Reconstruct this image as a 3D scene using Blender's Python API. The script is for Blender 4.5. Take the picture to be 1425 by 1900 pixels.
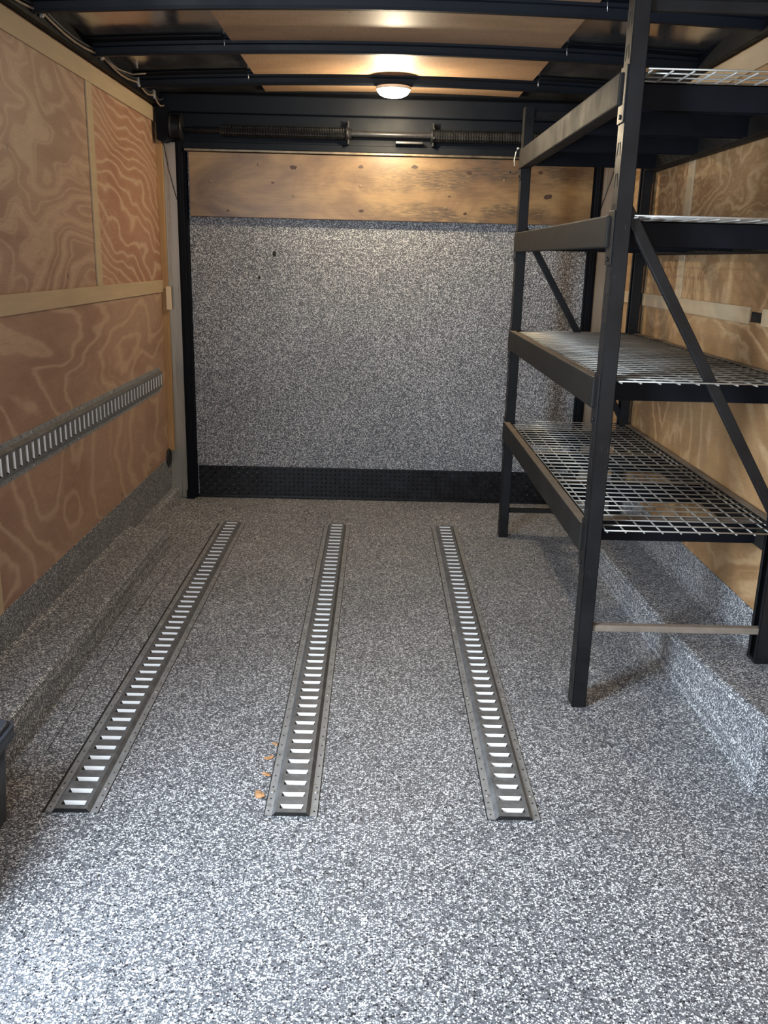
import bpy, bmesh, math, random
from mathutils import Vector, Matrix
random.seed(7)
for o in list(bpy.data.objects): bpy.data.objects.remove(o)
S = bpy.context.scene; COL = S.collection
PI = math.pi

# ------------------------------------------------------------------ camera
CAM_H = 1.302; FPX = 1650.0
TH = math.atan(469 / FPX); ROLL = .0246; YAW = 19 / FPX * math.cos(TH)
fw = Vector((math.sin(YAW) * math.cos(TH), math.cos(YAW) * math.cos(TH), -math.sin(TH)))
rt0 = Vector((math.cos(YAW), -math.sin(YAW), 0)); up0 = rt0.cross(fw)
rt = rt0 * math.cos(ROLL) + up0 * math.sin(ROLL)
up = -rt0 * math.sin(ROLL) + up0 * math.cos(ROLL)
cd = bpy.data.cameras.new('camera'); cam = bpy.data.objects.new('camera', cd); COL.objects.link(cam)
M = Matrix((rt, up, -fw)).transposed().to_4x4(); M.translation = (0, 0, CAM_H)
cam.matrix_world = M
cd.sensor_fit = 'VERTICAL'; cd.sensor_height = 24; cd.lens = 24 * FPX / 1900; cd.clip_start = .02
S.camera = cam

# ------------------------------------------------------------------ world, light, exposure
W = bpy.data.worlds.new('world'); S.world = W; W.use_nodes = True
bg = W.node_tree.nodes['Background']; bg.inputs[0].default_value = (.62, .78, 1, 1); bg.inputs[1].default_value = 1.0
def area(name, loc, direction, sx, sy, power, col, spread=180):
    l = bpy.data.lights.new(name, 'AREA'); l.shape = 'RECTANGLE'; l.size = sx; l.size_y = sy
    l.energy = power; l.color = col; l.spread = math.radians(spread)
    o = bpy.data.objects.new(name, l); COL.objects.link(o); o.location = loc
    o.rotation_euler = Vector(direction).to_track_quat('-Z', 'Y').to_euler(); return o
# daylight through the open side door in the left wall, just out of frame
DOOR = (.55, 1.33, .03, 1.93)     # y0, y1, z0, z1
area('door_daylight', (-1.24, .93, 1.20), (1, 0.30, -.06), .66, 1.40, 92, (.80, .90, 1.0))
# added fill light behind the camera, lifts the left wall and ceiling
area('front_fill', (-0.30, -1.2, 1.25), (0, 1, -.02), 1.0, 1.3, 17, (.82, .90, 1.0))
LAMP_POWER = 60.0        # glow of the lens; LAMP_WATT is the lamp's own light
LAMP_WATT = 17.0
S.view_settings.view_transform = 'Standard'; S.view_settings.look = 'None'
S.view_settings.gamma = 1; S.view_settings.exposure = 0.42
S.view_settings.use_curve_mapping = False

# ------------------------------------------------------------------ node helpers
def newmat(name):
    m = bpy.data.materials.new(name); m.use_nodes = True
    nt = m.node_tree; b = nt.nodes['Principled BSDF']; return m, nt, b
def N(nt, t, **kw):
    n = nt.nodes.new(t)
    for k, v in kw.items():
        if k == 'inp':
            for a, c in v.items(): n.inputs[a].default_value = c
        else: setattr(n, k, v)
    return n
def L(nt, a, b): nt.links.new(a, b)
def ramp(nt, stops, interp='LINEAR'):
    n = nt.nodes.new('ShaderNodeValToRGB'); cr = n.color_ramp; cr.interpolation = interp
    while len(cr.elements) < len(stops): cr.elements.new(.5)
    for e, (p, c) in zip(cr.elements, stops):
        e.position = p; e.color = (c, c, c, 1) if isinstance(c, (int, float)) else (*c, 1)
    return n
def mixc(nt, fac, a, b, mode='MIX'):
    n = nt.nodes.new('ShaderNodeMix'); n.data_type = 'RGBA'; n.blend_type = mode
    for i, v in ((0, fac), (6, a), (7, b)):
        if hasattr(v, 'is_linked') or hasattr(v, 'links'): nt.links.new(v, n.inputs[i])
        elif i == 0: n.inputs[0].default_value = v
        else: n.inputs[i].default_value = (*v, 1)
    return n.outputs[2]
def coords(nt, scale=(1, 1, 1), loc=(0, 0, 0), rot=(0, 0, 0)):
    tc = nt.nodes.new('ShaderNodeTexCoord'); mp = nt.nodes.new('ShaderNodeMapping')
    mp.inputs['Scale'].default_value = scale; mp.inputs['Location'].default_value = loc; mp.inputs['Rotation'].default_value = rot
    nt.links.new(tc.outputs['Object'], mp.inputs['Vector']); return mp.outputs[0]
def noise(nt, v, scale, detail=2, rough=.5, dist=0):
    n = nt.nodes.new('ShaderNodeTexNoise'); n.inputs['Scale'].default_value = scale
    n.inputs['Detail'].default_value = detail; n.inputs['Roughness'].default_value = rough; n.inputs['Distortion'].default_value = dist
    nt.links.new(v, n.inputs['Vector']); return n.outputs['Fac']
def bump(nt, b, h, strength, dist=.001):
    n = nt.nodes.new('ShaderNodeBump'); n.inputs['Strength'].default_value = strength; n.inputs['Distance'].default_value = dist
    nt.links.new(h, n.inputs['Height']); nt.links.new(n.outputs[0], b.inputs['Normal'])
def math_(nt, op, a, b=None, c=None):
    n = nt.nodes.new('ShaderNodeMath'); n.operation = op
    for i, v in enumerate((a, b, c)):
        if v is None: continue
        if isinstance(v, (int, float)): n.inputs[i].default_value = v
        else: nt.links.new(v, n.inputs[i])
    return n.outputs[0]

# ------------------------------------------------------------------ materials
def flake_mat(name):
    """grey epoxy base coat with broadcast chips: white, black and grey flakes of two sizes"""
    m, nt, b = newmat(name); v = coords(nt)
    nz = N(nt, 'ShaderNodeTexNoise', inp={'Scale': 380., 'Detail': 1.}); L(nt, v, nz.inputs['Vector'])
    va = N(nt, 'ShaderNodeVectorMath', operation='MULTIPLY_ADD'); L(nt, nz.outputs['Color'], va.inputs[0])
    va.inputs[1].default_value = (.0035, .0035, .0035); L(nt, v, va.inputs[2])
    big = noise(nt, v, 2.6, 4, .6)
    rb = ramp(nt, [(.32, .86), (.68, 1.08)]); L(nt, big, rb.inputs[0])
    col = (.128, .138, .155); hgt = None
    for sc, thr, stops in ((310., .44, [(0, (.02, .02, .025)), (.20, (.09, .095, .105)), (.44, (.20, .212, .235)), (.66, (.47, .49, .515)), (.82, (.83, .85, .86))]),
                           (200., .40, [(0, (.014, .015, .02)), (.13, (.09, .095, .105)), (.30, None), (.62, (.75, .77, .78))])):
        vo = N(nt, 'ShaderNodeTexVoronoi', inp={'Scale': sc}); L(nt, va.outputs[0], vo.inputs['Vector'])
        sp = N(nt, 'ShaderNodeSeparateColor'); L(nt, vo.outputs['Color'], sp.inputs[0])
        r = ramp(nt, [(p, c if c else (0, 0, 0)) for p, c in stops], 'CONSTANT'); L(nt, sp.outputs[0], r.inputs[0])
        # chip radius varies from cell to cell
        rad = math_(nt, 'MULTIPLY_ADD', sp.outputs[1], .28, thr - .10)
        mask = math_(nt, 'LESS_THAN', vo.outputs['Distance'], rad)
        if any(c is None for p, c in stops):
            gap = ramp(nt, [(p, 0. if c is None else 1.) for p, c in stops], 'CONSTANT'); L(nt, sp.outputs[0], gap.inputs[0])
            mask = math_(nt, 'MULTIPLY', mask, gap.outputs[0])
        col = mixc(nt, mask, col, r.outputs[0]); hgt = mask
    c = mixc(nt, 1.0, col, rb.outputs[0], 'MULTIPLY')
    L(nt, c, b.inputs['Base Color'])
    b.inputs['Roughness'].default_value = .48; b.inputs['Specular IOR Level'].default_value = .4
    bump(nt, b, hgt, .25, .0006)
    return m

def ply_mat(name, dark, mid, light, seed=0, sc=(1, 1.0, 1.6), bands=9, lw=.5, rough=.52, warp=.5, det=5, slope=(0, 0)):
    """Rotary-cut plywood: contour lines of a slow noise read as cathedral grain."""
    m, nt, b = newmat(name)
    v = coords(nt, sc, (seed * 3.7, seed * 1.3, seed * 2.1))
    n1 = noise(nt, v, .95, det, .52, warp)
    so = N(nt, 'ShaderNodeSeparateXYZ'); L(nt, coords(nt), so.inputs[0])
    wob = noise(nt, v, 9, 3, .6)
    a = math_(nt, 'MULTIPLY_ADD', n1, float(bands), math_(nt, 'MULTIPLY', wob, .55))
    a = math_(nt, 'ADD', a, math_(nt, 'ADD', math_(nt, 'MULTIPLY', so.outputs[1], float(slope[0])), math_(nt, 'MULTIPLY', so.outputs[2], float(slope[1]))))
    f = math_(nt, 'FRACT', a)
    rl = ramp(nt, [(0, 1), (.08, .75), (.16, .12), (.5, 0), (.80, .15), (.94, .9)]); L(nt, f, rl.inputs[0])
    # second family of finer rings in some zones
    f2 = math_(nt, 'FRACT', math_(nt, 'MULTIPLY_ADD', n1, bands * 3.0, math_(nt, 'MULTIPLY', wob, .8)))
    rl2 = ramp(nt, [(0, 1), (.25, .0), (.75, 0), (1, 1)]); L(nt, f2, rl2.inputs[0])
    zone = ramp(nt, [(.42, 0), (.62, 1)]); L(nt, noise(nt, v, .8, 2), zone.inputs[0])
    fine = math_(nt, 'MULTIPLY', rl2.outputs[0], math_(nt, 'MULTIPLY', zone.outputs[0], .85))
    line = math_(nt, 'MAXIMUM', rl.outputs[0], fine)
    patch = ramp(nt, [(.40, 0), (.56, 1)]); L(nt, noise(nt, v, 1.7, 4, .6, .8), patch.inputs[0])
    base = mixc(nt, patch.outputs[0], dark, mid)
    c = mixc(nt, math_(nt, 'MULTIPLY', line, lw), base, light)
    grain = noise(nt, coords(nt, (30, 3, 60)), 6, 3, .7)
    gr = ramp(nt, [(.3, .86), (.7, 1.08)]); L(nt, grain, gr.inputs[0])
    c = mixc(nt, 1, c, gr.outputs[0], 'MULTIPLY')
    kn = N(nt, 'ShaderNodeTexVoronoi', inp={'Scale': 3.1}); L(nt, coords(nt, (1, 1, .8), (seed, seed * 2, 0)), kn.inputs['Vector'])
    kr = ramp(nt, [(.012, .25), (.035, 1)]); L(nt, kn.outputs['Distance'], kr.inputs[0])
    c = mixc(nt, 1, c, kr.outputs[0], 'MULTIPLY')
    L(nt, c, b.inputs['Base Color']); b.inputs['Roughness'].default_value = rough
    b.inputs['Specular IOR Level'].default_value = .35
    bump(nt, b, grain, .12, .0006)
    return m

def plain_mat(name, col, rough=.5, metal=0, var=.15, nscale=18, spec=.5, sc=(1, 1, 1), bmp=.0, scratch=None):
    m, nt, b = newmat(name); v = coords(nt, sc)
    n = noise(nt, v, nscale, 4, .6)
    r = ramp(nt, [(.3, 1 - var), (.7, 1 + var)]); L(nt, n, r.inputs[0])
    c = mixc(nt, 1, col, r.outputs[0], 'MULTIPLY')
    if scratch:
        s = noise(nt, coords(nt, scratch[1]), scratch[2], 5, .7)
        sr = ramp(nt, [(scratch[3], 0), (scratch[3] + .06, 1)]); L(nt, s, sr.inputs[0])
        c = mixc(nt, math_(nt, 'MULTIPLY', sr.outputs[0], scratch[4]), c, scratch[0])
    L(nt, c, b.inputs['Base Color'])
    rr = ramp(nt, [(.3, max(0, rough - .08)), (.7, min(1, rough + .1))]); L(nt, n, rr.inputs[0]); L(nt, rr.outputs[0], b.inputs['Roughness'])
    b.inputs['Metallic'].default_value = metal; b.inputs['Specular IOR Level'].default_value = spec
    if bmp: bump(nt, b, n, bmp, .001)
    return m

FLAKE = flake_mat('flake_coating')
PD, PM, PL_ = (.295, .172, .12), (.385, .245, .172), (.56, .405, .285)
PLYL = ply_mat('plywood_left_broad', PD, PM, PL_, seed=1, bands=12, sc=(1, .6, 1.3), lw=.7, det=3)
PLYL2 = ply_mat('plywood_left_fine', (.33, .165, .105), (.39, .21, .135), PL_, seed=2.3, bands=15, sc=(1, .8, 1.4), lw=.85, warp=.1, det=3, slope=(4, 17))
PLYL3 = ply_mat('plywood_left_lower', PD, PM, PL_, seed=5.6, bands=15, sc=(1, .5, 1.35), lw=.65, det=3.5)
PLYR = ply_mat('plywood_right_upper', (.25, .135, .060), (.345, .20, .092), (.56, .38, .205), seed=4, bands=15, sc=(1, .8, 1.3), lw=.75)
PLYR2 = ply_mat('plywood_right_lower', (.28, .158, .072), (.39, .235, .112), (.58, .40, .22), seed=7.2, bands=13, sc=(1, .9, 1.2), lw=.65)
PLYC = ply_mat('plywood_ceiling', (.31, .19, .11), (.38, .24, .145), (.46, .31, .19), seed=9, sc=(.7, 1.4, 1), bands=4, lw=.3)
PLYB = ply_mat('plywood_front', (.34, .2, .1), (.42, .27, .14), (.55, .4, .22), seed=6)
TRIM = plain_mat('pale_plywood_trim', (.48, .37, .24), .55, var=.1, nscale=5, sc=(8, .8, 8), spec=.3)
RETURN = plain_mat('cut_wood_edge', (.42, .25, .11), .6, var=.15, nscale=6, sc=(4, 4, .6), spec=.3)
CHIPW = plain_mat('raw_pine', (.78, .62, .42), .6, var=.08, nscale=6, spec=.3)
BLACK = plain_mat('black_paint', (.004, .005, .008), .55, var=.25, nscale=12, spec=.12)
BOW = plain_mat('roof_bow_black', (.004, .006, .010), .5, var=.2, nscale=5, spec=.16)
RACK = plain_mat('rack_black_enamel', (.007, .0075, .009), .44, var=.3, nscale=9, spec=.30, bmp=.05,
                 scratch=((.22, .22, .22), (12, 12, 1.2), 9, .68, .5))
BEAM = plain_mat('rack_beam_enamel', (.016, .015, .014), .62, var=.2, nscale=7, spec=.16, bmp=.05,
                 scratch=((.22, .21, .2), (8, 2, 3), 11, .69, .4))
DUST = plain_mat('dusty_enamel', (.20, .17, .14), .7, var=.2, nscale=14, spec=.2)
WIRE = plain_mat('galvanised_wire', (.40, .40, .38), .4, metal=.6, var=.2, nscale=8)
TRACK = plain_mat('galvanised_track', (.29, .30, .305), .45, metal=.2, var=.2, nscale=16, spec=.5, bmp=.05,
                  scratch=((.12, .11, .1), (1, 1, 1), 40, .56, .55))
TRACKD = plain_mat('worn_track_centre', (.145, .15, .155), .45, metal=.25, var=.35, nscale=30, spec=.5,
                   scratch=((.35, .35, .36), (1, 1, 1), 90, .62, .6))
LIP = plain_mat('daylit_slot_lip', (.93, .94, .94), .5, metal=.0, var=.05, nscale=9)  # same metal as the track, daylight on the slot lips painted in near-white
HOLE = plain_mat('hole_black', (.004, .004, .004), .9, var=0)
ALU = plain_mat('aluminium_jamb', (.43, .40, .33), .33, metal=.7, var=.10, nscale=4, sc=(20, 20, .5))
SHEET = plain_mat('roof_sheet_metal', (.42, .42, .42), .14, metal=.9, var=.3, nscale=3, sc=(2, 1, 1))
SPRING = plain_mat('spring_steel_black', (.009, .010, .012), .45, metal=.0, spec=.3, var=.2)
TUBE = plain_mat('shaft_tube', (.035, .036, .04), .35, metal=.4, var=.2)
BRONZE = plain_mat('header_strip_metal', (.20, .16, .11), .35, metal=.8, var=.3, nscale=6, sc=(3, 1, 1))
DIAM = plain_mat('black_tread_plate', (.006, .007, .010), .25, metal=0, var=.2, spec=.45)
TOTE = plain_mat('tote_black_plastic', (.04, .048, .064), .42, var=.15, spec=.45, bmp=.05)
CABLE = plain_mat('cable_tan_sheath', (.26, .20, .15), .5, var=.2)
CABLED = plain_mat('cable_black_sheath', (.03, .03, .035), .5, var=.2)
CLIP = plain_mat('cable_clip_metal', (.55, .55, .55), .3, metal=.7, var=.2)
TIE = plain_mat('white_nylon_tie', (.85, .8, .7), .5, var=.05)
STEEL = plain_mat('screw_steel', (.42, .36, .3), .4, metal=.7, var=.2)
DARKSTEEL = plain_mat('tarnished_screw', (.22, .17, .12), .5, metal=.4, var=.2)
LEAF = plain_mat('dry_leaf', (.50, .28, .14), .8, var=.35, nscale=60, spec=.1)
SEAM = plain_mat('seam_black', (.012, .012, .012), .8, var=.2)
RUBBER = plain_mat('vent_black_plastic', (.012, .012, .014), .5, var=.1)

def board_mat():
    """Dirty plywood board across the top of the ramp door: soft stains and streaky grey scuffs"""
    m, nt, b = newmat('dirty_door_board')
    n = noise(nt, coords(nt, (.8, 1, 1.6)), 2.6, 5, .6, .6)
    r = ramp(nt, [(.34, (.115, .068, .036)), (.5, (.215, .135, .064)), (.66, (.33, .22, .10))]); L(nt, n, r.inputs[0])
    g = noise(nt, coords(nt, (1.2, 1, 22)), 6, 5, .65)
    gr = ramp(nt, [(.3, .86), (.7, 1.08)]); L(nt, g, gr.inputs[0])
    c = mixc(nt, 1, r.outputs[0], gr.outputs[0], 'MULTIPLY')
    # scuffs live mostly right of the middle of the board
    sp = N(nt, 'ShaderNodeSeparateXYZ'); L(nt, coords(nt), sp.inputs[0])
    rx = ramp(nt, [(.30, .05), (.52, .9), (.72, 1), (.86, .2)]); L(nt, math_(nt, 'MULTIPLY_ADD', sp.outputs[0], .4, .4), rx.inputs[0])
    blob = ramp(nt, [(.46, 0), (.56, 1)]); L(nt, noise(nt, coords(nt, (1, 1, 2.6), (5, 0, 1)), 3.2, 2, .5), blob.inputs[0])
    st = ramp(nt, [(.40, 0), (.56, 1)]); L(nt, noise(nt, coords(nt, (4, 1, 40)), 5, 4, .7), st.inputs[0])
    msk = math_(nt, 'MULTIPLY', math_(nt, 'MULTIPLY', blob.outputs[0], st.outputs[0]), math_(nt, 'MULTIPLY', rx.outputs[0], .85))
    c = mixc(nt, msk, c, (.03, .026, .02))
    L(nt, c, b.inputs['Base Color']); b.inputs['Roughness'].default_value = .36; b.inputs['Specular IOR Level'].default_value = .55
    bump(nt, b, g, .25, .001); return m
KNOT = plain_mat('dark_knot', (.045, .02, .010), .5, var=.4, nscale=90)
BOARD = board_mat()
def lamp_mat():
    m, nt, b = newmat('lit_lamp_lens'); b.inputs['Base Color'].default_value = (1, .95, .85, 1)
    b.inputs['Emission Color'].default_value = (1, .80, .50, 1); b.inputs['Emission Strength'].default_value = LAMP_POWER
    return m
LENS = lamp_mat()
LAMPB = plain_mat('lamp_base_white', (.75, .7, .6), .4, var=.05)

# ------------------------------------------------------------------ mesh helpers
class MB:
    def __init__(s): s.bm = bmesh.new(); s.mi = 0
    def quad(s, pts, mi=None):
        f = s.bm.faces.new([s.bm.verts.new(p) for p in pts]); f.material_index = s.mi if mi is None else mi; return f
    def box(s, x0, x1, y0, y1, z0, z1, mi=None, bev=0, mat=None):
        r = bmesh.ops.create_cube(s.bm, size=1); vs = r['verts']
        for v in vs:
            v.co = Vector(((x0 + x1) / 2 + v.co.x * (x1 - x0), (y0 + y1) / 2 + v.co.y * (y1 - y0), (z0 + z1) / 2 + v.co.z * (z1 - z0)))
        fs = list({f for v in vs for f in v.link_faces})
        if bev:
            es = list({e for v in vs for e in v.link_edges})
            rb = bmesh.ops.bevel(s.bm, geom=es, offset=bev, segments=2, affect='EDGES', profile=.5)
            fs = list(set(rb['faces']) | {f for f in fs if f.is_valid})
            vs = list({v for f in fs for v in f.verts})
        for f in fs: f.material_index = s.mi if mi is None else mi
        if mat:
            for v in vs: v.co = mat @ v.co
        return s
    def bar(s, a, b, w, h, updir=(0, 0, 1), mi=None, bev=0):
        a = Vector(a); b = Vector(b); d = (b - a); ln = d.length; d.normalize()
        u = Vector(updir); x = d.cross(u).normalized(); u = x.cross(d)
        m = Matrix((x, d, u)).transposed().to_4x4(); m.translation = (a + b) / 2
        return s.box(-w / 2, w / 2, -ln / 2, ln / 2, -h / 2, h / 2, mi, bev, m)
    def tube(s, pts, r, n=8, mi=None, caps=True):
        pts = [Vector(p) for p in pts]; rings = []
        for i, p in enumerate(pts):
            d = (pts[min(i + 1, len(pts) - 1)] - pts[max(i - 1, 0)]).normalized()
            ref = Vector((0, 0, 1)) if abs(d.z) < .9 else Vector((1, 0, 0))
            x = d.cross(ref).normalized(); y = d.cross(x)
            rings.append([s.bm.verts.new(p + x * r * math.cos(2 * PI * k / n) + y * r * math.sin(2 * PI * k / n)) for k in range(n)])
        for a, b in zip(rings, rings[1:]):
            for k in range(n):
                f = s.bm.faces.new((a[k], a[(k + 1) % n], b[(k + 1) % n], b[k])); f.material_index = s.mi if mi is None else mi; f.smooth = n > 5
        if caps:
            for rg in (rings[0], rings[-1]):
                f = s.bm.faces.new(rg); f.material_index = s.mi if mi is None else mi
        return s
    def lathe(s, prof, c, axis='z', n=32, mi=None, sx=1, sy=1):
        """prof: (radius, height) pairs"""
        rings = []
        for r, h in prof:
            ring = []
            for k in range(n):
                a = 2 * PI * k / n; u = r * math.cos(a) * sx; v = r * math.sin(a) * sy
                p = {'z': (u, v, h), 'x': (h, u, v), 'y': (u, h, v)}[axis]
                ring.append(s.bm.verts.new(Vector(c) + Vector(p)))
            rings.append(ring)
        for a, b in zip(rings, rings[1:]):
            for k in range(n):
                f = s.bm.faces.new((a[k], a[(k + 1) % n], b[(k + 1) % n], b[k])); f.smooth = True; f.material_index = s.mi if mi is None else mi
        for rg in (rings[0], rings[-1]):
            f = s.bm.faces.new(rg); f.material_index = s.mi if mi is None else mi
        return s
    def sweepx(s, prof, xs, zf, mi=None, cap=True):
        """profile of (y, z) swept along x, raised by zf(x)"""
        rings = [[s.bm.verts.new((x, y, z + zf(x))) for y, z in prof] for x in xs]; n = len(prof)
        for a, b in zip(rings, rings[1:]):
            for k in range(n):
                f = s.bm.faces.new((a[k], a[(k + 1) % n], b[(k + 1) % n], b[k])); f.material_index = s.mi if mi is None else mi
        if cap:
            for rg in (rings[0], rings[-1]):
                f = s.bm.faces.new(rg); f.material_index = s.mi if mi is None else mi
        return s
    def build(s, name, mats, parent=None, loc=(0, 0, 0), recalc=True):
        if recalc: bmesh.ops.recalc_face_normals(s.bm, faces=s.bm.faces)
        me = bpy.data.meshes.new(name); s.bm.to_mesh(me); s.bm.free()
        for m in (mats if isinstance(mats, (list, tuple)) else [mats]): me.materials.append(m)
        o = bpy.data.objects.new(name, me); COL.objects.link(o); o.location = loc
        if parent: o.parent = parent
        return o
def struct(o): o['kind'] = 'structure'; return o
def tag(o, label, cat, group=None):
    o['label'] = label; o['category'] = cat
    if group: o['group'] = group
    return o
def empty(name, loc=(0, 0, 0)):
    o = bpy.data.objects.new(name, None); COL.objects.link(o); o.location = loc; o.empty_display_size = .05; return o

# ------------------------------------------------------------------ the setting
XL, XR, YB, YF = -1.13, 1.215, 4.83, -1.3
ZT = 2.09                                   # underside of the roof at the crown
sag = lambda x: -.024 * (x - .1) ** 2
# floor
f = MB(); f.box(XL - .05, XR + .05, YF - .05, YB + .1, -.06, 0); floor = struct(f.build('floor', FLAKE))
f = MB()
for i in range(24):                          # hairline joint in the floor coating
    y0 = 2.12 + i * .075; x = -.872 - .012 * math.sin(i * .13)
    x1 = -.872 - .012 * math.sin((i + 1) * .13)
    f.quad([(x - .0012, y0, .0004), (x + .0012, y0, .0004), (x1 + .0012, y0 + .075, .0004), (x1 - .0012, y0 + .075, .0004)])
f.build('floor_joint', SEAM, floor)
# walls (plywood), the left one with the side door opening
w = MB()
y0, y1, z0, z1 = DOOR
w.box(XL - .04, XL, YF, y0, 0, 2.12)
w.box(XL - .04, XL, y0, y1, z1, 2.12); w.box(XL - .04, XL, y0, y1, -.0, z0)
w.box(XL - .04, XL, y1, YB - .02, 0, 1.140, mi=2); w.box(XL - .04, XL, y1, 3.706, 1.140, 2.12, mi=0); w.box(XL - .04, XL, 3.706, YB - .02, 1.140, 2.12, mi=1)
struct(w.build('wall_left', [PLYL, PLYL2, PLYL3]))
w = MB(); w.box(XR, XR + .04, YF, 2.862, 1.150, 2.12); w.box(XR, XR + .04, 2.968, YB - .02, 1.150, 2.12)
w.box(XR, XR + .04, YF, 2.862, 0, 1.150, mi=2); w.box(XR, XR + .04, 2.968, YB - .02, 0, 1.150, mi=2)
w.box(XR, XR + .04, 2.862, 2.968, 0, 1.133, mi=2); w.box(XR, XR + .04, 2.862, 2.968, 1.166, 2.12)
w.box(XR + .003, XR + .012, 2.84, 2.99, 1.12, 1.18, mi=1)
struct(w.build('wall_right', [PLYR, HOLE, PLYR2]))
# front wall with a wide opening behind the camera
w = MB(); w.box(XL, -.9, YF - .04, YF, 0, 2.12); w.box(.9, XR, YF - .04, YF, 0, 2.12); w.box(-.9, .9, YF - .04, YF, 1.95, 2.12)
w.box(-.9, .9, YF - .04, YF, 0, .35)
struct(w.build('wall_front', PLYB))
# back wall above and beside the ramp door
w = MB(); w.box(XL - .04, XR + .04, YB + .03, YB + .07, 0, 2.12)
struct(w.build('wall_back', BLACK))
# roof: shiny sheet metal, slightly crowned
w = MB(); xs = [XL - .04 + (XR - XL + .08) * i / 24 for i in range(25)]
w.sweepx([(YF, ZT + .008), (YB + .06, ZT + .008), (YB + .06, ZT + .03), (YF, ZT + .03)], xs, sag)
struct(w.build('ceiling', SHEET))
# plywood strips screwed between the bows
BOWY = [.03, .64, 1.25, 1.86, 2.47, 3.085, 3.705, 4.335]
n = 1
cx = [-.575 + 1.235 * i / 16 for i in range(17)]
for a, b in zip(BOWY, BOWY[1:] + [4.80]):
    w = MB(); w.sweepx([(a + .02, ZT - .004), (b - .02 if b < 4.7 else 4.735, ZT - .004), (b - .02 if b < 4.7 else 4.735, ZT + .007), (a + .02, ZT + .007)], cx, sag)
    struct(w.build('trim_%d' % n, PLYC)); n += 1
# pale battens and rails on the left wall
def trim(x0, x1, y0, y1, z0, z1, mat=TRIM, bev=.0015):
    global n
    w = MB(); w.box(x0, x1, y0, y1, z0, z1, bev=bev); o = struct(w.build('trim_%d' % n, mat)); n += 1; return o
T = .008
trim(XL, XL + T, y1 + .02, YB - .03, 1.925, 1.992)
trim(XL, XL + T, y1 + .02, YB - .03, 1.110, 1.172)
trim(XL, XL + T * .8, 3.672, 3.742, 1.172, 1.925)
trim(XL, XL + T * .8, 2.47, 2.535, .236, .60)
trim(XR - T, XR, YF, YB - .03, 1.925, 2.002)
trim(XR - T, XR, YF, 2.862, 1.126, 1.180)
trim(XR - T, XR, 2.968, YB - .03, 1.126, 1.180)
trim(XR - T * .8, XR, 3.672, 3.742, 1.180, 1.925)
# black steel top rails above the plywood
trim(XL, XL + .035, YF, YB - .02, 1.998, ZT + .0, BLACK, .004)
trim(XR - .035, XR, YF, YB - .02, 2.008, ZT + .0, BLACK, .004)
# flake coated bases of the walls
def baseb(name, s, x, zt):
    w = MB()
    t = .004 * s
    w.box(min(x, x + t), max(x, x + t), (y1 + .02 if s > 0 else YF), 4.815, 0, zt - .008, bev=.001)
    # ragged upper lip of the coating rising to the jamb
    w.box(min(x, x + t), max(x, x + t), 4.70, 4.815, zt - .01, zt + .02, bev=.001)
    # low curb between wheel box and door
    prof = [(x, 0), (x + s * .055, 0), (x + s * .047, .028), (x + s * .040, .048), (x + s * .030, .055), (x, .058)]
    ra = [w.bm.verts.new((p[0], 3.90, p[1])) for p in prof]; rb = [w.bm.verts.new((p[0], 4.815, p[1])) for p in prof]
    k = len(prof)
    for i in range(k): w.bm.faces.new((ra[i], ra[(i + 1) % k], rb[(i + 1) % k], rb[i]))
    w.bm.faces.new(ra); w.bm.faces.new(rb)
    o = struct(w.build(name, FLAKE)); return o
baseb('baseboard_left', 1, XL, .244); baseb('baseboard_right', -1, XR, .262)
# wood return, aluminium jamb, black door posts at the back opening
trim(XL, XL + .030, 4.765, 4.790, .27, 1.995, RETURN)
trim(XR - .030, XR, 4.765, 4.790, .27, 1.995, RETURN)
trim(XL + .004, XL + .10, 4.795, 4.835, 0.0, 1.99, ALU)
trim(XR - .105, XR - .004, 4.795, 4.835, 0.0, 1.99, ALU)
def post(x0, x1, flip):
    global n
    w = MB(); w.box(x0, x1, 4.775, 4.83, 0, 1.86, bev=.003)
    xa, xb = (x1 - .002, x1 + .012) if flip else (x0 - .012, x0 + .002)
    w.box(xa, xb, 4.795, 4.83, 0, 1.84, bev=.002)
    xm = (x0 + x1) / 2
    w.box(xm - .004, xm + .004, 4.768, 4.78, .01, 1.85, bev=.002)
    w.box(x0 - .004, x1 + .004, 4.76, 4.79, 0, .05, bev=.003)
    struct(w.build('trim_%d' % n, BLACK)); n += 1
post(-1.036, -1.000, True); post(1.085, 1.121, False)

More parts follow.
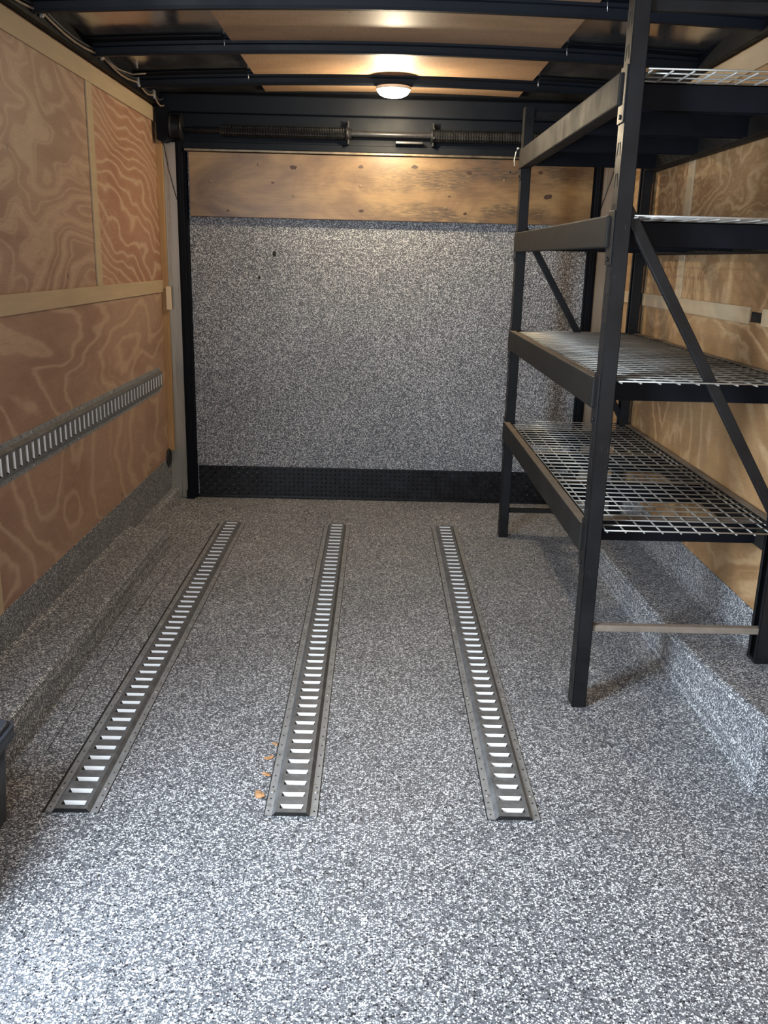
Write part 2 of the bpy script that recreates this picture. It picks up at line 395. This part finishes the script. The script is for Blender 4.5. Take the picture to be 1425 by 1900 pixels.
# ------------------------------------------------------------------ ramp door
door = MB(); door.box(-.985, 1.085, YB - .01, YB + .03, 0.005, 1.83); door_o = struct(door.build('door_1', FLAKE))
b = MB(); b.box(-.972, 1.071, YB - .050, YB - .010, 1.490, 1.798, bev=.002); brd = b.build('plywood_board', BOARD, door_o)
for (x, z) in [(-.865, 1.66), (-.62, 1.745), (-.445, 1.60), (-.105, 1.655), (.33, 1.56), (.62, 1.70)]:
    s = MB(); s.lathe([(.0065, .001), (.0065, -.0015), (.004, -.003)], (x, YB - .050, z), 'y', 12); s.build('screw', DARKSTEEL, brd)
for (x, z, r) in [(-.55, 1.66, .007), (-.445, 1.735, .013), (-.105, 1.745, .011), (.165, 1.752, .012), (.44, 1.73, .012), (-.10, 1.535, .009), (.345, 1.615, .006), (.43, 1.535, .008), (.845, 1.625, .017), (.80, 1.74, .010), (-.78, 1.52, .007), (-.83, 1.70, .003)]:
    s = MB(); nk = 12; rr = [r * (.75 + .45 * random.random()) for _ in range(nk)]
    front = [s.bm.verts.new((x + 1.35 * rr[k] * math.cos(2 * PI * k / nk), YB - .0506, z + .8 * rr[k] * math.sin(2 * PI * k / nk))) for k in range(nk)]
    back = [s.bm.verts.new((v_.co.x, YB - .0495, v_.co.z)) for v_ in front]
    s.bm.faces.new(front)
    for k in range(nk): s.bm.faces.new((front[k], front[(k + 1) % nk], back[(k + 1) % nk], back[k]))
    s.build('knot', KNOT, brd)
d = MB(); d.box(-.978, 1.078, YB - .018, YB - .010, .006, .180, bev=.001)
d.box(-.985, 1.085, YB - .024, YB - .010, .001, .014, bev=.002)
px_ = .0255
for j in range(7):
    for i in range(80):
        x = -.962 + i * px_; z = .024 + j * .0236
        if x > 1.06: continue
        a = PI / 4 if (i + j) % 2 else -PI / 4
        m = Matrix.Translation((x, YB - .018, z)) @ Matrix.Rotation(a, 4, 'Y')
        L_, w_, h_ = .0098, .0036, .0034
        vs = [d.bm.verts.new(m @ Vector(p)) for p in ((-L_, 0, 0), (0, 0, w_), (L_, 0, 0), (0, 0, -w_), (-L_ * .4, -h_, 0), (L_ * .4, -h_, 0))]
        for q in ((0, 4, 1), (1, 4, 5, ), (1, 5, 2), (2, 5, 3), (3, 5, 4), (3, 4, 0)): d.bm.faces.new([vs[k] for k in q])
d.build('tread_plate', DIAM, door_o)

for x, z, r in ((-.55, 1.315, .010), (-.63, 1.195, .007)):      # two small gouges in the door coating
    s = MB(); s.lathe([(r, -.0008), (r * .8, -.0014), (r * .3, -.0010)], (x, YB - .010, z), 'y', 9, sy=1.5); s.build('gouge', SEAM, door_o)
# ------------------------------------------------------------------ header above the ramp door with spring shaft
h = MB(); h.box(XL, XR, 4.745, YB + .03, 1.975, ZT - .03, bev=.006)
h.box(XL, XR, 4.790, YB + .03, 1.84, 1.98, bev=.003)
h.box(-1.0, 1.09, 4.775, YB + .02, 1.812, 1.845, bev=.003)
struct(h.build('trim_%d' % n, BOW)); n += 1
h = MB(); h.box(-.99, 1.08, 4.766, 4.80, 1.800, 1.8115, bev=.002); struct(h.build('trim_%d' % n, BRONZE)); n += 1

SP = (4.735, 1.893)
sh = empty('spring_shaft', (0.04, SP[0], SP[1])); E0 = Vector(sh.location)
def rel(o, e):        # keep world placement while parenting to an Empty that stands elsewhere
    o.parent = e; o.location = -e.location; return o
t = MB(); t.tube([(-1.05, *SP), (1.12, *SP)], .0135, 14); rel(t.build('shaft', TUBE), sh)
def coil(xa, xb, turns):
    t = MB(); pts = []
    for i in range(turns * 10 + 1):
        a = 2 * PI * i / 10; pts.append((xa + (xb - xa) * i / (turns * 10), SP[0] + .026 * math.cos(a), SP[1] + .026 * math.sin(a)))
    t.tube(pts, .0036, 5); return t
rel(coil(-.175, -.80, 78).build('torsion_spring', SPRING), sh)
rel(coil(.255, .88, 78).build('torsion_spring', SPRING), sh)
for x in (-.17, .25):
    t = MB(); t.lathe([(.014, -.012), (.034, -.012), (.034, 0), (.024, .004), (.024, .016), (.014, .016)], (x, *SP), 'x', 20)
    for k in range(4):
        a = k * PI / 2 + .4; t.box(x - .004, x + .006, SP[0] + .034 * math.cos(a) - .005, SP[0] + .034 * math.cos(a) + .005, SP[1] + .034 * math.sin(a) - .005, SP[1] + .034 * math.sin(a) + .005)
    t.box(x - .004, x + .004, SP[0] - .01, 4.79, SP[1] - .05, SP[1] + .06, bev=.002)
    rel(t.build('spring_anchor', SPRING), sh)
t = MB(); t.box(.065, .20, 4.722, 4.79, 1.852, 1.864, bev=.002); rel(t.build('nameplate_bracket', TUBE), sh)
# cable drums at both ends of the shaft
def drum(x0, s):
    t = MB(); t.lathe([(.014, 0), (.062, 0), (.064, .004), (.056, .008)] + [(.052 if k % 2 else .056, .010 + k * .003) for k in range(12)] + [(.058, .05), (.064, .054), (.064, .058), (.03, .06)], (x0, 4.735, 1.905), 'x', 32)
    return t
rel(drum(-1.045, 1).build('cable_drum', SPRING), sh); rel(drum(1.08, 1).build('cable_drum', SPRING), sh)
for xa, xb in ((-1.108, -1.05), (1.145, 1.195)):
    t = MB(); prof = [(xa, 1.99), (xb, 1.99), (xb, 1.850), (xb - .012, 1.838), ((xa + xb) / 2, 1.832), (xa + .008, 1.838), (xa, 1.842)]
    ra = [t.bm.verts.new((p[0], 4.70, p[1])) for p in prof]; rb = [t.bm.verts.new((p[0], 4.79, p[1])) for p in prof]
    for i in range(7): t.bm.faces.new((ra[i], ra[(i + 1) % 7], rb[(i + 1) % 7], rb[i]))
    t.bm.faces.new(ra); t.bm.faces.new(rb); rel(t.build('end_bracket', BLACK), sh)
for pts in ([(-1.098, 4.785, 1.85), (-1.075, 4.786, 1.71), (-1.040, 4.788, 1.57)], [(1.185, 4.785, 1.80), (1.155, 4.786, 1.69), (1.118, 4.788, 1.56)]):
    t = MB(); t.tube(pts, .0018, 6); rel(t.build('lift_cable', SPRING), sh)
tag(sh, 'black spring shaft with coil springs and drums above the ramp door', 'spring shaft')

# ------------------------------------------------------------------ roof bows
for i, yb in enumerate(BOWY):
    if i < 4: continue            # the photograph shows nothing of these
    e = empty('roof_bow', (.04, yb, ZT - .05))
    b_ = MB(); xs = [XL + (XR - XL) * k / 32 for k in range(33)]
    prof = [(yb - .045, ZT + .006), (yb - .045, ZT + .001), (yb - .020, ZT - .001), (yb - .0165, ZT - .012), (yb - .019, ZT - .018), (yb - .014, ZT - .036), (yb - .010, ZT - .045),
            (yb + .010, ZT - .045), (yb + .014, ZT - .036), (yb + .019, ZT - .018), (yb + .0165, ZT - .012), (yb + .020, ZT - .001), (yb + .045, ZT + .001), (yb + .045, ZT + .006)]
    fl = [(yb - .085, ZT + .002), (yb - .085, ZT - .0015), (yb - .02, ZT - .0015), (yb - .02, ZT + .002)]
    b_.sweepx(prof, xs, sag); b_.sweepx(fl, [XL + .03 + .5 * k / 8 for k in range(9)], sag); b_.sweepx(fl, [XR - .03 - .5 * k / 8 for k in range(9)], sag); rel(b_.build('bow_channel', BOW), e)
    if 4 < i:
        for sx in (-.60, .685):
            s = MB(); s.tube([(sx, yb - .019, ZT - .005), (sx + .001, yb - .022, ZT - .036)], .0016, 6); rel(s.build('screw', CLIP), e)
    where = {7: 'beside the dome lamp, farthest from the camera', 6: 'in front of the dome lamp, second from the back', 5: 'along the top edge of the picture', 4: 'above the front rack post, nearest the camera'}.get(i)
    tag(e, 'black steel roof bow ' + where, 'roof bow', 'roof bows')

# ------------------------------------------------------------------ dome lamp
lx, ly, lz = .044, 4.352, ZT - .046
lamp = empty('dome_lamp', (lx, ly, lz))
t = MB(); t.lathe([(.03, .0), (.078, .0), (.080, -.004), (.079, -.012), (.07, -.014)], (lx, ly, lz), 'z', 40); rel(t.build('lamp_base', LAMPB), lamp)
t = MB(); t.lathe([(.074, -.012), (.072, -.020), (.062, -.031), (.045, -.039), (.025, -.043), (.004, -.044)], (lx, ly, lz), 'z', 40); rel(t.build('lamp_lens', LENS), lamp)
ll = bpy.data.lights.new('lamp_light', 'POINT'); ll.energy = LAMP_WATT; ll.color = (1, .83, .58); ll.shadow_soft_size = .016
lo = bpy.data.objects.new('lamp_light', ll); COL.objects.link(lo); lo.location = (0, 0, -.11); lo.parent = lamp
tag(lamp, 'round lit dome lamp glowing warm on the ceiling', 'lamp')

# ------------------------------------------------------------------ wheel boxes
def wheelbox(name, xo, xw, prof, s, label):
    w = MB(); rings = []
    for (y, z) in prof:
        r = [(xo - s * .006, 0), (xo, z * .35), (xo + s * .004, z - .022), (xo + s * .008, z - .006), (xo + s * .016, z), (xw - s * .02, z + .002), (xw, z + .012), (xw, 0)]
        rings.append([w.bm.verts.new((x, y, zz)) for x, zz in r])
    k = len(rings[0])
    for a, b2 in zip(rings, rings[1:]):
        for i in range(k): w.bm.faces.new((a[i], a[(i + 1) % k], b2[(i + 1) % k], b2[i]))
    w.bm.faces.new(rings[0]); w.bm.faces.new(rings[-1])
    o = w.build(name, FLAKE); tag(o, label, 'wheel box'); return o
wheelbox('wheel_box', -.944, XL + .004, [(2.0, .112), (2.4, .108), (2.9, .100), (3.4, .094), (3.905, .088), (3.93, .082)], -1, 'low speckled wheel box along the left wall, behind the black tote')
wheelbox('wheel_box', .992, XR - .004, [(2.0, .212), (2.3, .168), (2.6, .138), (3.0, .116), (3.5, .100), (3.93, .090)], 1, 'low speckled wheel box along the right wall, under the shelving rack')

# ------------------------------------------------------------------ E-tracks
def etrack(name, length, pitch=.0508, rise=.0125, caulk=None, rivets=(.1, .62, 1.14, 1.66, 2.18)):
    """local: runs along +y from 0, x across, z up from the surface"""
    hw, iw, cw, sw, z0, z1 = .0635, .046, .037, .0285, .0025, rise
    nn = int(length / pitch); m = MB()
    y = 0
    for i in range(nn):
        a, b2 = i * pitch, (i + 1) * pitch; s0, s1 = a + .0155, a + .0335
        for s in (-1, 1):
            m.quad([(s * hw, a, z0), (s * iw, a, z0), (s * iw, b2, z0), (s * hw, b2, z0)], 0)
            m.quad([(s * hw, a, 0), (s * hw, a, z0), (s * hw, b2, z0), (s * hw, b2, 0)], 0)
            m.quad([(s * iw, a, z0), (s * cw, a, z1), (s * cw, b2, z1), (s * iw, b2, z0)], 1)
            m.quad([(s * cw, a, z1), (s * sw, a, z1), (s * sw, b2, z1), (s * cw, b2, z1)], 1)
            # screw hole in the flange
            hx = s * .0555; hy = a + .020
            m.quad([(hx - .0019, hy - .0026, z0 + .0003), (hx + .0019, hy - .0026, z0 + .0003), (hx + .0019, hy + .0026, z0 + .0003), (hx - .0019, hy + .0026, z0 + .0003)], 3)
            # slot cheeks
            m.quad([(s * sw, s0, z1), (s * sw, s1, z1), (s * (sw - .005), s1 - .002, z1 - .0095), (s * (sw - .005), s0 + .002, z1 - .0095)], 3)
        m.quad([(-sw, a, z1), (sw, a, z1), (sw, s0, z1), (-sw, s0, z1)], 1)
        m.quad([(-sw, s1, z1), (sw, s1, z1), (sw, b2, z1), (-sw, b2, z1)], 1)
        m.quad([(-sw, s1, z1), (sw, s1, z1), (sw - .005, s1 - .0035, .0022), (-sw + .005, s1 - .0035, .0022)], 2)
        m.quad([(-sw, s0, z1), (sw, s0, z1), (sw - .004, s0 + .0005, z1 - .006), (-sw + .004, s0 + .0005, z1 - .006)], 3)
    for yy in (0, nn * pitch):   # rolled end
        m.quad([(-iw, yy, z0), (-cw, yy, z1), (cw, yy, z1), (iw, yy, z0)], 3 if yy == 0 else 1)
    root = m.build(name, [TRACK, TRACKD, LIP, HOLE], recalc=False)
    if caulk:
        c = MB(); c.box(-hw - caulk, -hw + .001, .0, nn * pitch, 0, .0012); c.box(hw - .001, hw + .0015, .0, nn * pitch, 0, .001)
        c.build('caulk_line', SEAM, root)
    for ry in rivets:
        for s in (-1, 1):
            if ry < nn * pitch:
                r = MB(); r.lathe([(.0052, z0), (.005, z0 + .0018), (.003, z0 + .0032)], (s * .0545, ry, 0), 'z', 10); r.build('rivet', CLIP, root)
    return root
for x, ck, lab in ((-.716, .007, 'floor tie-down track with bright slots nearest the left wheel box'),
                   (-.187, .003, 'middle of the three slotted floor tie-down tracks, under the ceiling lamp line'),
                   (.355, .003, 'floor tie-down track with beige slots nearest the shelving rack')):
    e = etrack('floor_track', 2.4384, caulk=ck); e.location = (x, 1.867, .0); tag(e, lab, 'tie-down track', 'floor tie-down tracks')
e = etrack('wall_track', 3.25, pitch=.0518, rise=.0155, rivets=(.55, 1.0, 1.45, 1.9, 2.35, 2.8, 3.2))
Mw = Matrix(((0, 0, 1), (0, 1, 0), (-1, 0, 0))).to_4x4()
Mw.translation = (XL, 1.42, .676); e.matrix_world = Mw
tag(e, 'slotted steel tie-down track fixed along the left plywood wall', 'tie-down track')

# ------------------------------------------------------------------ shelving rack
RX0, RX1, RY0, RY1 = .615, 1.197, 2.447, 4.205
rack = empty('shelving_rack', ((RX0 + RX1) / 2, (RY0 + RY1) / 2, 0))
def upright(x, y, sx, sy, zb):
    """roll-formed open post; sx,+1: web to the right; outer slotted face at x"""
    w, d, t = .042, .062, .003
    m = MB(); y0 = y; y1 = y + sy * d; x1 = x + sx * w
    def bx(a, b, c, e_, bev=.0012): m.box(min(a, b), max(a, b), min(c, e_), max(c, e_), zb, 1.952, bev=bev)
    bx(x, x + sx * t, y0, y1)                    # slotted face
    bx(x, x1, y0, y0 + sy * t)                   # front flange
    bx(x, x1, y1 - sy * t, y1)                   # rear flange
    bx(x1 - sx * t, x1, y0, y0 + sy * .014); bx(x1 - sx * t, x1, y1 - sy * .014, y1)
    # teardrop slots on the outer face
    z = zb + .07; k = 0
    xs_ = x - sx * .0004
    while z < 1.92:
        for q, dy in ((0, .020), (1, .044)):
            yc = y0 + sy * dy; tl = sy * (.004 if q == 0 else -.004)
            m.quad([(xs_, yc - tl - .0032, z - .020), (xs_, yc - tl + .0032, z - .020), (xs_, yc + tl + .005, z + .014), (xs_, yc + tl - .005, z + .014)], 1)
        z += .0762
    # foot
    m.box(min(x, x1) - .001, max(x, x1) + .001, min(y0, y1) - .001, max(y0, y1) + .001, zb, zb + .012, bev=.001)
    o = m.build('upright_post', [RACK, HOLE]); rel(o, rack)
upright(RX0, RY0, 1, 1, 0); upright(RX0, RY1 + .03, 1, -1, 0)
upright(RX1, RY0, -1, 1, .155); upright(RX1, RY1 + .03, -1, -1, .058)
YA, YZ = RY0 + .004, RY1 + .028
LEV = [(1.698, 1.776, .066), (1.346, 1.428, .066), (.912, .998, .042), (.488, .572, .030)]
for li, (zb, zt, bh) in enumerate(LEV):
    for xo, s in ((RX0, -1), (RX1, 1)):
        m = MB(); xa = xo + s * .012; xi = xo - s * .020
        m.box(min(xa, xi), max(xa, xi), YA + .040, YZ - .040, zb, zt, bev=.004)
        # inner ledge the deck rests on
        xl = xo - s * .040; m.box(min(xi, xl), max(xi, xl), YA + .062, YZ - .062, zb + .004, zt - .016, bev=.003)
        # dusty top
        m.box(min(xa, xi) + .003, max(xa, xi) - .003, YA + .05, YZ - .05, zt - .001, zt + .0006, mi=1)
        bo = m.build('side_beam', [BEAM, DUST]); rel(bo, rack)
        for yc in (YA + .030, YZ - .030):
            c = MB(); c.box(min(xo, xo + s * .004), max(xo, xo + s * .004), yc - .03, yc + .03, zb - .045, zt + .012, bev=.001)
            c.lathe([(.006, 0), (.006, s * .005)], (xo + s * .003, yc, zb - .03), 'x', 8)
            c.build('beam_connector', RACK, bo)
    # two wire deck panels per level, each on three channels
    ztop = zt - .004
    for pi, (pa, pb) in enumerate(((RY0 - .018, 3.305), (3.315, RY1 + .010))):
        m = MB(); r = .0024
        xa, xb = RX0 + .044, RX1 - .044
        ny = round((pb - pa) / .0535); nx = round((xb - xa - .02) / .0535)
        for i in range(ny + 1):
            y = pa + (pb - pa) * i / ny
            k_ = .019 if 2.53 < y < 4.15 else 0          # notched around the posts
            m.tube([(xa - k_, y, ztop + .0024), (xb + k_, y, ztop + .0024)], r, 6)
        for x in (xa - .014, xb + .014): m.tube([(x, max(pa, 2.53), ztop - .002), (x, min(pb, 4.15), ztop - .002)], r, 6)
        for j in range(nx + 1):
            x = xa + .008 + (xb - xa - .016) * j / nx
            m.tube([(x, pa - .002, ztop - .002), (x, pb + .002, ztop - .002)], r, 6)
            if pi == 0 and li < 2: pass
        dk = m.build('wire_deck', WIRE); rel(dk, rack)
        for yc in ((2.572, 3.035) if pi == 0 else (3.50, 4.02)):
            c = MB(); hb = .066
            # open channel: top face plus two skirts
            xa_, xb_ = RX0 + .024, RX1 - .036
            c.box(xa_, xb_, yc, yc + .045, ztop - .0075, ztop - .0045, mi=0)
            c.box(xa_, xb_, yc, yc + .003, ztop - .0045 - hb, ztop - .0045, mi=0)
            c.box(xa_, xb_, yc + .042, yc + .045, ztop - .0045 - hb, ztop - .0045, mi=0)
            c.box(xa_ + .001, xb_ - .001, yc + .002, yc + .043, ztop - .0046, ztop - .0042, mi=1)
            c.build('support_channel', [BLACK, DUST], dk)
def brace(a, b, w=.030, d=.016):
    m = MB(); m.bar(a, b, d, w, (0, 0, 1) if abs(a[2] - b[2]) < .1 else (1, 0, 1), bev=.003)
    o = m.build('brace', [RACK]); rel(o, rack); return m
def flatbar(name, a, b, w, d, mats=RACK, bev=.003):
    m = MB(); a = Vector(a); b = Vector(b); dd = (b - a).normalized(); x = Vector((0, 1, 0)); u = x.cross(dd).normalized()
    M4 = Matrix((x, dd, u)).transposed().to_4x4(); M4.translation = (a + b) / 2; ln = (b - a).length
    m.box(-d / 2, d / 2, -ln / 2, ln / 2, -w / 2, w / 2, 0, bev, M4)
    o = m.build(name, mats); rel(o, rack); return o
for y in (RY0 + .024, RY1 - .002):
    flatbar('diagonal_brace', (RX0 + .030, y, 1.452), (RX1 - .030, y, .600), .030, .018)
    zb_ = .257 if y < 3 else .132
    flatbar('horizontal_brace', (RX0 + .036, y - .004, zb_), (RX1 - .030, y - .004, zb_), .020, .026, [DUST] if y < 3 else [BEAM])
    flatbar('horizontal_brace', (RX0 + .030, y, 1.925), (RX1 - .030, y, 1.925), .028, .018)
tag(rack, 'tall black steel shelving rack with four wire decks along the right wall', 'shelving rack')

# ------------------------------------------------------------------ tote
tote = empty('storage_tote', (-1.0, 1.66, 0))
def taper(m, x0, x1, y0, y1, z0, z1, t, r=.03, seg=5, cap=True):
    def ring(z, k):
        a0, a1, b0, b1 = x0 + k, x1 - k, y0 + k, y1 - k; vs = []
        for cx_, cy_, st in ((a1 - r, b1 - r, 0), (a0 + r, b1 - r, 1), (a0 + r, b0 + r, 2), (a1 - r, b0 + r, 3)):
            for q in range(seg + 1):
                a = PI / 2 * (st + q / seg); vs.append(m.bm.verts.new((cx_ + r * math.cos(a), cy_ + r * math.sin(a), z)))
        return vs
    r0, r1 = ring(z0, t), ring(z1, 0)
    for i in range(len(r0)):
        f_ = m.bm.faces.new((r0[i], r0[(i + 1) % len(r0)], r1[(i + 1) % len(r0)], r1[i])); f_.smooth = True
    m.bm.faces.new(r0); m.bm.faces.new(r1)
m = MB(); taper(m, -1.125, -.846, 1.36, 1.872, .0, .212, .012); rel(m.build('tote_body', TOTE), tote)
m = MB(); taper(m, -1.129, -.832, 1.35, 1.884, .205, .236, -.0, .022); taper(m, -1.12, -.845, 1.365, 1.872, .236, .246, -.006, .02)
rel(m.build('tote_lid', TOTE), tote)
tag(tote, 'black plastic tote on the floor at the left edge', 'tote')

# ------------------------------------------------------------------ small things
v = empty('round_vent', (XL + .004, 4.742, .235))
m = MB(); m.lathe([(.050, 0), (.050, .004), (.046, .007), (.040, .007), (.040, .003)], (0, 0, 0), 'x', 28); m.build('vent_ring', RUBBER, v)
for k in range(7):
    z = -.032 + k * .0107; hw_ = math.sqrt(.042 ** 2 - z * z)
    m = MB(); m.box(.002, .008, -hw_, hw_, z - .002, z + .002, bev=.001); m.build('vent_slat', RUBBER, v)
tag(v, 'black round slatted vent low on the left wall beside the door jamb', 'vent')
m = MB(); m.box(-.013, .013, -.006, .006, 0, .118, bev=.0015); o = m.build('wood_block', CHIPW, loc=(-1.093, 4.757, 1.022)); tag(o, 'small pale wood block fixed beside the left aluminium jamb', 'wood block')
# wiring along the left top rail
wr = empty('roof_wiring', (XL + .05, 3.9, 2.02))
def droop(pts, r, mat, name):
    out = []
    for (a, b2) in zip(pts, pts[1:]):
        for k in range(6):
            t_ = k / 6; p = Vector(a).lerp(Vector(b2), t_); p.z -= .020 * math.sin(PI * t_); out.append(p)
    out.append(Vector(pts[-1])); q = MB(); q.tube(out, r, 7); rel(q.build(name, mat), wr)
xw = XL + .042
clips = [(xw, 2.62, 2.028), (xw, 3.14, 2.030), (xw, 3.77, 2.030), (xw, 4.32, 2.030), (xw, 4.60, 2.026)]
droop([(xw, 1.6, 2.03)] + clips + [(xw + .012, 4.74, 2.0)], .0042, CABLE, 'tan_cable')
droop([(p[0] - .001, p[1], p[2] + .013) for p in [(xw, 1.6, 2.03)] + clips + [(xw + .01, 4.74, 2.02)]], .0048, CABLED, 'black_cable')
q = MB(); q.tube([(xw, 3.80, 2.025), (xw + .02, 3.92, 2.010), (xw + .06, 3.99, 2.004), (xw + .11, 4.01, 2.012)], .0025, 6); rel(q.build('loose_wire_end', CABLE), wr)
for (x, y, z) in clips:
    q = MB(); q.box(x - .007, x + .006, y - .016, y + .016, z - .010, z + .020, bev=.003); q.box(x - .004, x + .008, y - .006, y + .006, z - .018, z - .006, bev=.002)
    rel(q.build('cable_clip', CLIP), wr)
tag(wr, 'loose electrical cables clipped along the black rail above the left wall', 'wiring')
# nylon tie and wire tail hanging on the rear left rack post
e = empty('cable_tie', (RX0 - .004, 4.19, 1.78))
q = MB(); q.tube([(.0, 0, .0), (-.016, -.004, .004), (-.024, -.006, -.012), (-.030, -.008, -.045), (-.027, -.008, -.07)], .0022, 6); q.box(-.020, -.012, -.008, 0, -.001, .007, bev=.001); q.build('white_strap', TIE, e)
q = MB(); q.tube([(-.002, 0, -.075), (-.014, -.004, -.095), (-.026, -.006, -.104), (-.044, -.008, -.098)], .0014, 6); q.box(-.052, -.042, -.012, -.004, -.101, -.092, bev=.002); q.build('wire_tail', CABLED, e)
tag(e, 'white nylon tie with a black wire tail on the rear rack post', 'cable tie')
# dry leaf crumbs beside the middle floor track
def leaf(x, y, s, a, lab):
    q = MB(); nseg = 9; pts = []
    for k in range(nseg):
        t_ = 2 * PI * k / nseg; rr = s * (.6 + .4 * random.random()); pts.append((rr * math.cos(t_), rr * 1.5 * math.sin(t_), .002 + .003 * random.random()))
    c0 = q.bm.verts.new((0, 0, .0055)); c1 = q.bm.verts.new((0, 0, .0006)); vs = [q.bm.verts.new(p) for p in pts]
    for k in range(nseg): q.bm.faces.new((c0, vs[k], vs[(k + 1) % nseg])); q.bm.faces.new((c1, vs[(k + 1) % nseg], vs[k]))
    o = q.build('leaf_scrap', LEAF, loc=(x, y, .0)); o.rotation_euler.z = a; tag(o, lab, 'leaf', 'leaf scraps')
leaf(-.274, 1.955, .016, .3, 'largest tan leaf scrap at the near left end of the middle track')
leaf(-.2665, 2.045, .011, 1.2, 'small tan leaf scrap touching the middle track, second from the near end')
leaf(-.270, 2.125, .011, 2.0, 'small tan leaf scrap beside the middle track, third from the near end')
leaf(-.262, 2.195, .008, .9, 'tiny tan leaf scrap beside the middle track, farthest from the camera')
